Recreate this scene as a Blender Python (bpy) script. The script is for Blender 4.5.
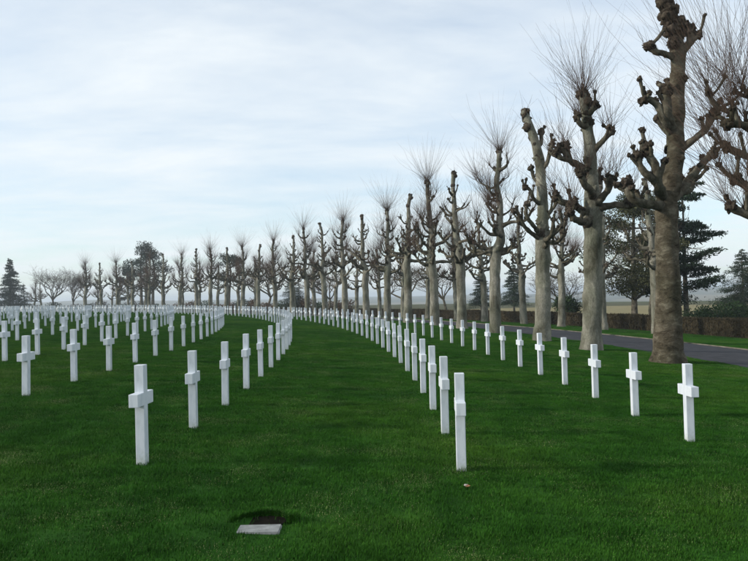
import bpy, math, random
import numpy as np
from mathutils import Vector, Matrix, Euler, noise

for o in list(bpy.data.objects):
    bpy.data.objects.remove(o)
scene = bpy.context.scene
col = scene.collection
R = math.radians

# ------------------------------------------------------------------ camera
F_PX, W_PX, H_PX = 734.0, 748.0, 561.0
CAM = Vector((0, 0, 1.68))
cam_rot = Euler((R(90 + 1.21), 0, 0)).to_matrix() @ Matrix.Rotation(R(-1.3), 3, 'Z')
cd = bpy.data.cameras.new('camera')
cd.sensor_width = 36.0
cd.lens = 36.0 * F_PX / W_PX
cd.clip_start = 0.1
cd.clip_end = 30000
cam = bpy.data.objects.new('camera', cd)
cam.matrix_world = Matrix.Translation(CAM) @ cam_rot.to_4x4()
col.objects.link(cam)
scene.camera = cam

# ------------------------------------------------------------------ sky, sun, exposure
SUN_AZ, SUN_EL = -100.0, 22.0        # degrees, clockwise from +Y
world = bpy.data.worlds.new('World')
scene.world = world
world.use_nodes = True
wt = world.node_tree
for n in list(wt.nodes):
    wt.nodes.remove(n)


def wn(kind, **kw):
    n = wt.nodes.new(kind)
    for k, v in kw.items():
        setattr(n, k, v)
    return n


w_out = wn('ShaderNodeOutputWorld')
w_bg = wn('ShaderNodeBackground')
w_bg.inputs['Strength'].default_value = 0.13
w_sky = wn('ShaderNodeTexSky', sky_type='NISHITA', sun_disc=False, sun_elevation=R(SUN_EL),
           sun_rotation=R(SUN_AZ), air_density=1.0, dust_density=0.6, ozone_density=1.0)
w_tc = wn('ShaderNodeTexCoord')
w_sep = wn('ShaderNodeSeparateXYZ')
w_zc = wn('ShaderNodeMath', operation='MAXIMUM'); w_zc.inputs[1].default_value = 0.0
w_za = wn('ShaderNodeMath', operation='ADD'); w_za.inputs[1].default_value = 0.10
w_dx = wn('ShaderNodeMath', operation='DIVIDE')
w_dy = wn('ShaderNodeMath', operation='DIVIDE')
w_cmb = wn('ShaderNodeCombineXYZ')
w_map = wn('ShaderNodeMapping')
w_map.inputs['Rotation'].default_value = (0, 0, R(14))
w_map.inputs['Scale'].default_value = (0.62, 1.0, 1.0)
w_n1 = wn('ShaderNodeTexNoise')
w_n1.inputs['Scale'].default_value = 1.15
w_n1.inputs['Detail'].default_value = 7
w_n1.inputs['Roughness'].default_value = 0.56
w_n1.inputs['Distortion'].default_value = 0.25
w_ramp = wn('ShaderNodeValToRGB')
w_ramp.color_ramp.elements[0].position = 0.36
w_ramp.color_ramp.elements[0].color = (0.52, 0.52, 0.52, 1)
w_ramp.color_ramp.elements[1].position = 0.66
w_ramp.color_ramp.elements[1].color = (0.97, 0.97, 0.97, 1)
w_mix = wn('ShaderNodeMixRGB', blend_type='MIX')
w_mix.inputs['Color2'].default_value = (7.15, 7.65, 7.95, 1)
L = wt.links.new
L(w_tc.outputs['Generated'], w_sep.inputs[0])
L(w_sep.outputs['Z'], w_zc.inputs[0]); L(w_zc.outputs[0], w_za.inputs[0])
L(w_sep.outputs['X'], w_dx.inputs[0]); L(w_za.outputs[0], w_dx.inputs[1])
L(w_sep.outputs['Y'], w_dy.inputs[0]); L(w_za.outputs[0], w_dy.inputs[1])
L(w_dx.outputs[0], w_cmb.inputs['X']); L(w_dy.outputs[0], w_cmb.inputs['Y'])
L(w_cmb.outputs[0], w_map.inputs['Vector']); L(w_map.outputs[0], w_n1.inputs['Vector'])
L(w_n1.outputs['Fac'], w_ramp.inputs['Fac'])
L(w_ramp.outputs['Color'], w_mix.inputs['Fac'])
w_tint = wn('ShaderNodeMixRGB', blend_type='MULTIPLY')
w_tint.inputs['Fac'].default_value = 1.0
w_tint.inputs['Color2'].default_value = (1.08, 1.32, 1.48, 1)
L(w_sky.outputs['Color'], w_tint.inputs['Color1'])
L(w_tint.outputs['Color'], w_mix.inputs['Color1'])
L(w_mix.outputs['Color'], w_bg.inputs['Color'])
L(w_bg.outputs[0], w_out.inputs['Surface'])

sd = bpy.data.lights.new('sun', 'SUN')
sd.energy = 3.7
sd.angle = R(4)
sd.color = (1.0, 0.94, 0.84)
sun = bpy.data.objects.new('sun', sd)
to_sun = Vector((math.sin(R(SUN_AZ)) * math.cos(R(SUN_EL)), math.cos(R(SUN_AZ)) * math.cos(R(SUN_EL)), math.sin(R(SUN_EL))))
sun.rotation_euler = to_sun.to_track_quat('Z', 'Y').to_euler()
sun.location = (-40, -10, 40)
col.objects.link(sun)

scene.view_settings.view_transform = 'Standard'
scene.view_settings.look = 'None'
scene.view_settings.exposure = 0.0
scene.view_settings.gamma = 1.0
scene.view_settings.use_curve_mapping = False

# ------------------------------------------------------------------ the lie of the land
# everything runs on arcs round one centre; u is the radial offset, u = 0 passes the camera
CX, CY = -176.4, 11.0


def ru(x, y):
    return math.hypot(x - CX, y - CY) + CX


def arc(u, s):
    """point on the arc with radial offset u, s metres along it (measured on u = -2.4) from y = 11"""
    r = u - CX
    a = s / 174.0
    return CX + r * math.cos(a), CY + r * math.sin(a), a


def zu(u, a=0.0):
    if u < -2.4:
        return 0.55 * (1 - math.exp(0.085 * (u + 2.4)))
    z = -0.05 * (min(u, 26.0) + 2.4)
    if u > 26:
        d = u - 26
        z += -0.006 * min(d, 170) - (18.0 * (1 - math.exp(-(d - 170) / 260.0)) if d > 170 else 0)
        t = min(max((d - 900) / 1700.0, 0), 1)
        t = t * t * (3 - 2 * t)
        ridge = 20 + 6 * math.sin(a * 7.0 + 0.6) + 3.5 * math.sin(a * 17 + 1.0) + 2.0 * math.sin(a * 41)
        z += t * ridge
    return z


def zg(x, y):
    return zu(ru(x, y), math.atan2(y - CY, x - CX))


def at(px, py, D):
    """photograph pixel -> point at depth D in front of the camera"""
    d = cam_rot @ Vector(((px - W_PX / 2) / F_PX, -(py - H_PX / 2) / F_PX, -1))
    return CAM + d * (D / d.y)


def ground_at(px, D):
    p = at(px, 300, D)
    return Vector((p.x, p.y, zg(p.x, p.y)))


# ------------------------------------------------------------------ helpers
def tag(o, label=None, cat=None, group=None, kind=None):
    if label: o['label'] = label
    if cat: o['category'] = cat
    if group: o['group'] = group
    if kind: o['kind'] = kind
    return o


def link(name, mesh, parent=None):
    o = bpy.data.objects.new(name, mesh)
    col.objects.link(o)
    if parent is not None:
        o.parent = parent
    return o


def empty(name, loc):
    o = bpy.data.objects.new(name, None)
    o.location = loc
    o.empty_display_size = 0.3
    col.objects.link(o)
    return o


def np_mesh(name, verts, faces, mats, smooth=True, midx=None):
    """verts (N,3); faces (M,k) of constant k, or a list of tuples"""
    me = bpy.data.meshes.new(name)
    if isinstance(faces, np.ndarray):
        verts = np.asarray(verts, dtype=np.float32)
        m, k = faces.shape
        me.vertices.add(len(verts)); me.vertices.foreach_set('co', verts.ravel())
        me.loops.add(m * k); me.loops.foreach_set('vertex_index', faces.astype(np.int32).ravel())
        me.polygons.add(m)
        me.polygons.foreach_set('loop_start', np.arange(0, m * k, k, dtype=np.int32))
        me.polygons.foreach_set('loop_total', np.full(m, k, dtype=np.int32))
        me.update(calc_edges=True)
    else:
        me.from_pydata([tuple(v) for v in verts], [], faces)
        me.update()
    for mt in (mats if isinstance(mats, (list, tuple)) else [mats]):
        me.materials.append(mt)
    if smooth:
        me.polygons.foreach_set('use_smooth', np.ones(len(me.polygons), dtype=bool))
    if midx is not None:
        me.polygons.foreach_set('material_index', np.asarray(midx, dtype=np.int32))
    me.validate()
    return me


class MB:
    def __init__(self):
        self.v = []; self.f = []; self.m = []

    def tube(self, pts, rad, n=10, rough=0.0, mat=0, seed=0.0, freq=1.6, cap=True):
        pts = [Vector(p) for p in pts]
        b = len(self.v)
        t = (pts[1] - pts[0]).normalized()
        u = t.orthogonal().normalized()
        k = len(pts)
        for i, p in enumerate(pts):
            tn = (pts[min(i + 1, k - 1)] - pts[max(i - 1, 0)]).normalized()
            q = t.rotation_difference(tn)
            u = (q @ u).normalized(); t = tn
            w = t.cross(u)
            for j in range(n):
                a = 2 * math.pi * j / n
                d = u * math.cos(a) + w * math.sin(a)
                r = rad[i]
                if rough:
                    q0 = p + d * r
                    r *= 1 + rough * (noise.noise(Vector((q0.x * freq + seed, q0.y * freq, q0.z * freq)))
                                      + 0.5 * noise.noise(Vector((q0.x * freq * 2.7, q0.y * freq * 2.7 + seed, q0.z * freq * 2.7))))
                self.v.append(p + d * r)
        for i in range(k - 1):
            for j in range(n):
                a0 = b + i * n + j; a1 = b + i * n + (j + 1) % n
                self.f.append((a0, a1, a1 + n, a0 + n)); self.m.append(mat)
        if cap:
            self.v.append(pts[-1] + t * rad[-1] * 0.5)
            c = len(self.v) - 1
            for j in range(n):
                self.f.append((b + (k - 1) * n + j, b + (k - 1) * n + (j + 1) % n, c)); self.m.append(mat)

    def blob(self, c, r, n=8, mat=1, seed=0.0, amp=0.35, sq=(1, 1, 1)):
        c = Vector(c); b = len(self.v)
        h = max(4, n * 3 // 4)
        self.v.append(c + Vector((0, 0, -r * sq[2])))
        for i in range(1, h):
            ph = math.pi * i / h - math.pi / 2
            for j in range(n):
                a = 2 * math.pi * (j + 0.5 * (i % 2)) / n
                d = Vector((math.cos(a) * math.cos(ph) * sq[0], math.sin(a) * math.cos(ph) * sq[1], math.sin(ph) * sq[2]))
                q_ = d * 1.9 + Vector((seed, seed * 1.7, c.z * 3))
                k = 1 + amp * (noise.noise(q_) + 0.6 * noise.noise(q_ * 2.6))
                self.v.append(c + d * r * k)
        self.v.append(c + Vector((0, 0, r * sq[2])))
        top = len(self.v) - 1
        for j in range(n):
            self.f.append((b, b + 1 + (j + 1) % n, b + 1 + j)); self.m.append(mat)
            self.f.append((top, top - n + j, top - n + (j + 1) % n)); self.m.append(mat)
        for i in range(h - 2):
            for j in range(n):
                a0 = b + 1 + i * n + j; a1 = b + 1 + i * n + (j + 1) % n
                self.f.append((a0, a1, a1 + n, a0 + n)); self.m.append(mat)

    def mesh(self, name, mats):
        return np_mesh(name, self.v, self.f, mats, True, self.m)


def smooth_path(ctrl, step):
    """Catmull-Rom through (point, radius) controls"""
    P = [Vector((*c[0], c[1])) for c in ctrl]
    P = [P[0] * 2 - P[1]] + P + [P[-1] * 2 - P[-2]]
    pts, rad = [], []
    for i in range(1, len(P) - 2):
        a, b, c, d = P[i - 1:i + 3]
        seg = max(2, int((c.xyz - b.xyz).length / step))
        for k in range(seg):
            t = k / seg
            q = 0.5 * ((2 * b) + (c - a) * t + (2 * a - 5 * b + 4 * c - d) * t * t + (3 * b - a - 3 * c + d) * t ** 3)
            pts.append(q.xyz); rad.append(max(q.w, 0.01))
    pts.append(P[-2].xyz); rad.append(P[-2].w)
    return pts, rad


# ------------------------------------------------------------------ materials
def mat_new(name):
    m = bpy.data.materials.new(name)
    m.use_nodes = True
    nt = m.node_tree
    b = nt.nodes['Principled BSDF']
    return m, nt, b


def nd(nt, kind, **kw):
    n = nt.nodes.new(kind)
    ins = kw.pop('ins', {})
    for k, v in kw.items():
        setattr(n, k, v)
    for k, v in ins.items():
        n.inputs[k].default_value = v
    return n


def ramp(nt, stops):
    r = nt.nodes.new('ShaderNodeValToRGB')
    e = r.color_ramp.elements
    while len(e) < len(stops):
        e.new(0.5)
    for i, (p, c) in enumerate(stops):
        e[i].position = p
        e[i].color = (*c, 1) if len(c) == 3 else c
    return r


def pos_noise(nt, scale, detail=4, rough=0.55, space='world', vec_scale=None):
    if space == 'world':
        g = nd(nt, 'ShaderNodeNewGeometry'); out = g.outputs['Position']
    else:
        g = nd(nt, 'ShaderNodeTexCoord'); out = g.outputs['Object']
    if vec_scale:
        mp = nd(nt, 'ShaderNodeMapping', ins={'Scale': vec_scale})
        nt.links.new(out, mp.inputs['Vector']); out = mp.outputs[0]
    n = nd(nt, 'ShaderNodeTexNoise', ins={'Scale': scale, 'Detail': detail, 'Roughness': rough})
    nt.links.new(out, n.inputs['Vector'])
    return n


def lawn_colour(nt):
    """mown winter lawn: broad tone drift, mid patches, a few straw flecks"""
    big = pos_noise(nt, 0.16, 4, 0.6)
    rb = ramp(nt, [(0.30, (0.015, 0.068, 0.008)), (0.5, (0.025, 0.092, 0.010)), (0.70, (0.048, 0.116, 0.013))])
    nt.links.new(big.outputs['Fac'], rb.inputs['Fac'])
    mid = pos_noise(nt, 2.3, 5, 0.65)
    rm = ramp(nt, [(0.32, (0.62, 0.66, 0.62)), (0.68, (1.38, 1.28, 1.25))])
    nt.links.new(mid.outputs['Fac'], rm.inputs['Fac'])
    mul = nd(nt, 'ShaderNodeMixRGB', blend_type='MULTIPLY', ins={'Fac': 1.0})
    nt.links.new(rb.outputs[0], mul.inputs['Color1']); nt.links.new(rm.outputs[0], mul.inputs['Color2'])
    return mul


def make_lawn_blade():
    m, nt, b = mat_new('lawn_blade')
    c = lawn_colour(nt)
    fl = pos_noise(nt, 85, 1, 0.5)
    cl = pos_noise(nt, 1.1, 3, 0.6)
    ad = nd(nt, 'ShaderNodeMath', operation='ADD')
    sc = nd(nt, 'ShaderNodeMath', operation='MULTIPLY', ins={1: 0.62})
    nt.links.new(cl.outputs['Fac'], sc.inputs[0])
    nt.links.new(fl.outputs['Fac'], ad.inputs[0]); nt.links.new(sc.outputs[0], ad.inputs[1])
    rf = ramp(nt, [(1.06, (0, 0, 0)), (1.14, (1, 1, 1))])
    rf.color_ramp.elements[0].position = 0.0
    # map 1.02..1.12 -> 0..1 by hand
    mr = nd(nt, 'ShaderNodeMapRange', ins={'From Min': 0.97, 'From Max': 1.07})
    nt.links.new(ad.outputs[0], mr.inputs['Value'])
    mx = nd(nt, 'ShaderNodeMixRGB', blend_type='MIX', ins={'Color2': (0.22, 0.25, 0.11, 1)})
    nt.links.new(mr.outputs[0], mx.inputs['Fac']); nt.links.new(c.outputs[0], mx.inputs['Color1'])
    nt.links.new(mx.outputs[0], b.inputs['Base Color'])
    b.inputs['Roughness'].default_value = 0.75
    b.inputs['Specular IOR Level'].default_value = 0.03
    nt.nodes.remove(rf)
    return m


def make_ground():
    m, nt, b = mat_new('ground_sheet')
    c = lawn_colour(nt)
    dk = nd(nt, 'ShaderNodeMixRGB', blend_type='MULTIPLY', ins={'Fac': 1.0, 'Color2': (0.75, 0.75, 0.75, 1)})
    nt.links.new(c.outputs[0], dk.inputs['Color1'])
    g = nd(nt, 'ShaderNodeNewGeometry')
    sub = nd(nt, 'ShaderNodeVectorMath', operation='SUBTRACT', ins={1: (CX, CY, 0)})
    flat = nd(nt, 'ShaderNodeVectorMath', operation='MULTIPLY', ins={1: (1, 1, 0)})
    ln = nd(nt, 'ShaderNodeVectorMath', operation='LENGTH')
    nt.links.new(g.outputs['Position'], sub.inputs[0]); nt.links.new(sub.outputs[0], flat.inputs[0])
    nt.links.new(flat.outputs[0], ln.inputs[0])
    mr = nd(nt, 'ShaderNodeMapRange', ins={'From Min': 26 - CX, 'From Max': 27.5 - CX})
    nt.links.new(ln.outputs['Value'], mr.inputs['Value'])
    vo = nd(nt, 'ShaderNodeTexVoronoi', ins={'Scale': 0.0055, 'Randomness': 0.9})
    nt.links.new(g.outputs['Position'], vo.inputs['Vector'])
    sp = nd(nt, 'ShaderNodeSeparateColor')
    nt.links.new(vo.outputs['Color'], sp.inputs[0])
    rf = ramp(nt, [(0.0, (0.16, 0.14, 0.08)), (0.15, (0.18, 0.15, 0.09)), (0.3, (0.05, 0.07, 0.03)),
                   (0.62, (0.13, 0.11, 0.06)), (0.75, (0.03, 0.04, 0.02)), (1.0, (0.04, 0.05, 0.03))])
    nt.links.new(sp.outputs[0], rf.inputs['Fac'])
    near = nd(nt, 'ShaderNodeMapRange', ins={'From Min': 150 - CX, 'From Max': 156 - CX})
    nt.links.new(ln.outputs['Value'], near.inputs['Value'])
    fs = nd(nt, 'ShaderNodeVectorMath', operation='SUBTRACT', ins={1: (52, 120, 0)})
    nt.links.new(g.outputs['Position'], fs.inputs[0])
    fl_ = nd(nt, 'ShaderNodeVectorMath', operation='LENGTH'); nt.links.new(fs.outputs[0], fl_.inputs[0])
    fr = nd(nt, 'ShaderNodeMapRange', ins={'From Min': 50, 'From Max': 53})
    nt.links.new(fl_.outputs['Value'], fr.inputs['Value'])
    fa = nd(nt, 'ShaderNodeMixRGB', blend_type='MIX', ins={'Color1': (0.21, 0.18, 0.095, 1), 'Color2': (0.075, 0.075, 0.04, 1)})
    nt.links.new(fr.outputs[0], fa.inputs['Fac'])
    fx = nd(nt, 'ShaderNodeMixRGB', blend_type='MIX')
    nt.links.new(fa.outputs[0], fx.inputs['Color1'])
    nt.links.new(near.outputs[0], fx.inputs['Fac']); nt.links.new(rf.outputs[0], fx.inputs['Color2'])
    fn = pos_noise(nt, 0.5, 5, 0.6)
    rn = ramp(nt, [(0.3, (0.8, 0.8, 0.8)), (0.7, (1.15, 1.15, 1.15))])
    nt.links.new(fn.outputs['Fac'], rn.inputs['Fac'])
    ml = nd(nt, 'ShaderNodeMixRGB', blend_type='MULTIPLY', ins={'Fac': 1.0})
    nt.links.new(fx.outputs[0], ml.inputs['Color1']); nt.links.new(rn.outputs[0], ml.inputs['Color2'])
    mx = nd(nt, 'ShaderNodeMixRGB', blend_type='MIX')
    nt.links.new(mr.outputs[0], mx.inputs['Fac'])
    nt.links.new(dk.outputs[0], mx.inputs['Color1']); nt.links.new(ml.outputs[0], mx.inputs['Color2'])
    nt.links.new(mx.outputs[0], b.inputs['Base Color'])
    b.inputs['Roughness'].default_value = 0.95
    b.inputs['Specular IOR Level'].default_value = 0.05
    return m


def make_bark(name, stops, scale, patch, bump, ring=False):
    """stops: tones of the bark plates, with short steps between them"""
    m, nt, b = mat_new(name)
    n1 = pos_noise(nt, scale, 5, 0.6, 'world', (1, 1, patch))
    n1.inputs['Distortion'].default_value = 0.5
    r1 = ramp(nt, stops)
    nt.links.new(n1.outputs['Fac'], r1.inputs['Fac'])
    n2 = pos_noise(nt, 0.9, 3, 0.5)
    r2 = ramp(nt, [(0.32, (0.68, 0.72, 0.62)), (0.68, (1.2, 1.17, 1.14))])
    nt.links.new(n2.outputs['Fac'], r2.inputs['Fac'])
    n4 = pos_noise(nt, 24, 6, 0.7, 'world', (1, 1, 2.0 if ring else 0.5))
    r4 = ramp(nt, [(0.34, (0.70, 0.69, 0.66)), (0.62, (1.15, 1.15, 1.15))])
    nt.links.new(n4.outputs['Fac'], r4.inputs['Fac'])
    ml = nd(nt, 'ShaderNodeMixRGB', blend_type='MULTIPLY', ins={'Fac': 1.0})
    nt.links.new(r1.outputs[0], ml.inputs['Color1']); nt.links.new(r2.outputs[0], ml.inputs['Color2'])
    m2 = nd(nt, 'ShaderNodeMixRGB', blend_type='MULTIPLY', ins={'Fac': 1.0})
    nt.links.new(ml.outputs[0], m2.inputs['Color1']); nt.links.new(r4.outputs[0], m2.inputs['Color2'])
    nt.links.new(m2.outputs[0], b.inputs['Base Color'])
    b.inputs['Roughness'].default_value = 0.92
    b.inputs['Specular IOR Level'].default_value = 0.1
    n3 = pos_noise(nt, 9, 8, 0.7, 'world', (1, 1, 2.4 if ring else 0.5))
    sm = nd(nt, 'ShaderNodeMath', operation='ADD')
    nt.links.new(n3.outputs['Fac'], sm.inputs[0]); nt.links.new(n1.outputs['Fac'], sm.inputs[1])
    bp = nd(nt, 'ShaderNodeBump', ins={'Strength': bump, 'Distance': 0.06})
    nt.links.new(sm.outputs[0], bp.inputs['Height'])
    nt.links.new(bp.outputs[0], b.inputs['Normal'])
    return m


def make_plain(name, c0, c1, scale, rough=0.85, spec=0.2, space='world', bump=0.0):
    m, nt, b = mat_new(name)
    n = pos_noise(nt, scale, 5, 0.6, space)
    r = ramp(nt, [(0.32, c0), (0.68, c1)])
    nt.links.new(n.outputs['Fac'], r.inputs['Fac'])
    nt.links.new(r.outputs[0], b.inputs['Base Color'])
    b.inputs['Roughness'].default_value = rough
    b.inputs['Specular IOR Level'].default_value = spec
    if bump:
        bp = nd(nt, 'ShaderNodeBump', ins={'Strength': bump, 'Distance': 0.01})
        nt.links.new(n.outputs['Fac'], bp.inputs['Height']); nt.links.new(bp.outputs[0], b.inputs['Normal'])
    return m


def make_marble():
    m, nt, b = mat_new('white_marble')
    n = pos_noise(nt, 9, 6, 0.65, 'object', (1, 1, 0.35))
    r = ramp(nt, [(0.28, (0.50, 0.54, 0.59)), (0.5, (0.64, 0.67, 0.72)), (0.7, (0.70, 0.725, 0.765))])
    nt.links.new(n.outputs['Fac'], r.inputs['Fac'])
    # soil splash and algae on the lowest hand's breadth
    tc = nd(nt, 'ShaderNodeTexCoord'); sx = nd(nt, 'ShaderNodeSeparateXYZ')
    nt.links.new(tc.outputs['Object'], sx.inputs[0])
    n2 = pos_noise(nt, 22, 4, 0.6, 'object')
    ad = nd(nt, 'ShaderNodeMath', operation='MULTIPLY_ADD', ins={1: 0.30, 2: -0.12})
    nt.links.new(n2.outputs['Fac'], ad.inputs[0])
    sb = nd(nt, 'ShaderNodeMath', operation='SUBTRACT')
    nt.links.new(sx.outputs['Z'], sb.inputs[0]); nt.links.new(ad.outputs[0], sb.inputs[1])
    mr = nd(nt, 'ShaderNodeMapRange', ins={'From Min': 0.0, 'From Max': 0.10, 'To Min': 0.42, 'To Max': 0.0})
    nt.links.new(sb.outputs[0], mr.inputs['Value'])
    oi = nd(nt, 'ShaderNodeObjectInfo')
    rr = ramp(nt, [(0.0, (0.86, 0.88, 0.86)), (1.0, (1.0, 1.0, 1.0))])
    nt.links.new(oi.outputs['Random'], rr.inputs['Fac'])
    ml = nd(nt, 'ShaderNodeMixRGB', blend_type='MULTIPLY', ins={'Fac': 1.0})
    nt.links.new(r.outputs[0], ml.inputs['Color1']); nt.links.new(rr.outputs[0], ml.inputs['Color2'])
    mx = nd(nt, 'ShaderNodeMixRGB', blend_type='MIX', ins={'Color2': (0.30, 0.34, 0.24, 1)})
    nt.links.new(mr.outputs[0], mx.inputs['Fac']); nt.links.new(ml.outputs[0], mx.inputs['Color1'])
    nt.links.new(mx.outputs[0], b.inputs['Base Color'])
    b.inputs['Roughness'].default_value = 0.6
    b.inputs['Specular IOR Level'].default_value = 0.3
    return m


M_blade = make_lawn_blade()
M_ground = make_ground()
M_marble = make_marble()
M_bark_smooth = make_bark('plane_bark_smooth', [(0.34, (0.085, 0.08, 0.062)), (0.42, (0.145, 0.14, 0.116)), (0.51, (0.17, 0.165, 0.14)), (0.55, (0.215, 0.208, 0.18)), (0.63, (0.23, 0.222, 0.192)), (0.67, (0.32, 0.305, 0.26))], 2.3, 0.42, 0.7)
M_bark_ridged = make_bark('plane_bark_ridged', [(0.34, (0.040, 0.033, 0.023)), (0.42, (0.075, 0.063, 0.045)), (0.52, (0.10, 0.086, 0.064)), (0.58, (0.135, 0.118, 0.09)), (0.68, (0.19, 0.17, 0.135))], 3.0, 1.5, 1.0, True)
M_limb = make_bark('limb_bark', [(0.34, (0.05, 0.043, 0.032)), (0.46, (0.095, 0.085, 0.066)), (0.56, (0.125, 0.113, 0.09)), (0.68, (0.20, 0.185, 0.155))], 4.0, 1.0, 0.9)
M_knob = make_bark('pruning_knob', [(0.34, (0.03, 0.024, 0.019)), (0.46, (0.06, 0.048, 0.038)), (0.56, (0.085, 0.068, 0.055)), (0.70, (0.14, 0.12, 0.10))], 9.0, 1.0, 1.0)
M_shoot = make_plain('young_shoot', (0.055, 0.035, 0.026), (0.115, 0.075, 0.052), 2.5, 0.8, 0.2)
M_twig = make_plain('grey_twig', (0.05, 0.042, 0.032), (0.12, 0.10, 0.075), 1.5, 0.9, 0.1)
M_twig_brown = make_plain('brown_twig', (0.07, 0.045, 0.028), (0.15, 0.10, 0.06), 1.5, 0.9, 0.1)
M_needle = make_plain('dark_needles', (0.010, 0.022, 0.012), (0.032, 0.055, 0.028), 0.9, 0.85, 0.15)
M_needle_olive = make_plain('olive_needles', (0.028, 0.034, 0.014), (0.075, 0.078, 0.034), 0.9, 0.85, 0.15)
M_hedge = make_plain('winter_hedge_leaf', (0.030, 0.025, 0.014), (0.075, 0.060, 0.034), 1.1, 0.9, 0.1)
M_shrub = make_plain('evergreen_leaf', (0.012, 0.030, 0.010), (0.035, 0.065, 0.020), 1.6, 0.8, 0.2)
M_asphalt = make_plain('asphalt', (0.026, 0.027, 0.031), (0.050, 0.050, 0.056), 2.2, 0.9, 0.1)
M_edging = make_plain('edging_stone', (0.09, 0.085, 0.065), (0.19, 0.175, 0.14), 3, 0.9, 0.1)
M_soil_shade = make_plain('soil_painted_shade', (0.004, 0.004, 0.003), (0.011, 0.009, 0.006), 14, 1.0, 0.05)  # soil with a hollow's shade put into its near-black colour
M_concrete = make_plain('worn_concrete', (0.17, 0.175, 0.17), (0.31, 0.32, 0.31), 11, 0.9, 0.1, bump=0.3)
M_litter = make_plain('pale_scrap', (0.32, 0.29, 0.26), (0.5, 0.47, 0.44), 40, 0.8, 0.2)
M_leaf = make_plain('dead_leaf', (0.16, 0.07, 0.035), (0.26, 0.13, 0.07), 40, 0.8, 0.2)

# ------------------------------------------------------------------ ground, road
us = list(np.arange(-176.0, -60, 4.0)) + list(np.arange(-60, 40, 1.0)) + list(np.geomspace(40, 7000, 70))
NA = 720
gv, gf = [], []
for u in us:
    r = u - CX
    for j in range(NA):
        a = 2 * math.pi * j / NA
        gv.append((CX + r * math.cos(a), CY + r * math.sin(a), zu(u, a)))
gf = np.array([(i * NA + j, (i + 1) * NA + j, (i + 1) * NA + (j + 1) % NA, i * NA + (j + 1) % NA)
               for i in range(len(us) - 1) for j in range(NA)])
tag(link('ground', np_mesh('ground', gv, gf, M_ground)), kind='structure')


def arc_strip(name, us_z, a0, a1, step, mat, closed=False):
    """sweep a list of (u, dz) round the centre"""
    n = max(2, int((a1 - a0) / step))
    v = []; f = []
    k = len(us_z)
    for i in range(n + 1):
        a = a0 + (a1 - a0) * i / n
        for u, dz in us_z:
            r = u - CX
            v.append((CX + r * math.cos(a), CY + r * math.sin(a), zu(u, a) + dz))
    for i in range(n):
        for j in range(k - 1):
            f.append((i * k + j, i * k + j + 1, (i + 1) * k + j + 1, (i + 1) * k + j))
    return np_mesh(name, v, f, mat, smooth=False)


ROAD0, ROAD1 = 11.3, 16.6
AL0, AL1 = -0.25, 1.35
tag(link('road', arc_strip('road', [(ROAD0, 0.006), ((ROAD0 + ROAD1) / 2, 0.02), (ROAD1, 0.006)], AL0, AL1, 0.01, M_asphalt)), kind='structure')
ke = link('road_edging', arc_strip('road_edging', [(ROAD1 + .003, -0.02), (ROAD1 + .003, 0.055), (ROAD1 + 0.10, 0.05), (ROAD1 + .10, -0.02)], AL0, AL1, 0.01, M_edging))
tag(ke, kind='structure')

# ------------------------------------------------------------------ marble crosses
H, STEM, SPAN, ARM0, ARM1 = 1.02, 0.104, 0.44, 0.605, 0.738


def cross_mesh(bevel):
    s, L2 = STEM / 2, SPAN / 2
    out = [(-s, -0.12), (s, -0.12), (s, ARM0), (L2, ARM0), (L2, ARM1), (s, ARM1), (s, H), (-s, H), (-s, ARM1), (-L2, ARM1), (-L2, ARM0), (-s, ARM0)]
    t = STEM / 2 * 0.96
    v = [(x, -t, z) for x, z in out] + [(x, t, z) for x, z in out]
    n = len(out)
    f = [tuple(range(n)), tuple(range(2 * n - 1, n - 1, -1))] + [(i, i + n, (i + 1) % n + n, (i + 1) % n) for i in range(n)]
    import bmesh
    bm = bmesh.new()
    vs = [bm.verts.new(p) for p in v]
    for q in f:
        bm.faces.new([vs[i] for i in q])
    bmesh.ops.recalc_face_normals(bm, faces=bm.faces)
    if bevel:
        bmesh.ops.bevel(bm, geom=list(bm.edges), offset=0.006, segments=2, affect='EDGES', profile=0.6)
    me = bpy.data.meshes.new('cross')
    bm.to_mesh(me); bm.free()
    me.materials.append(M_marble)
    return me


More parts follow.
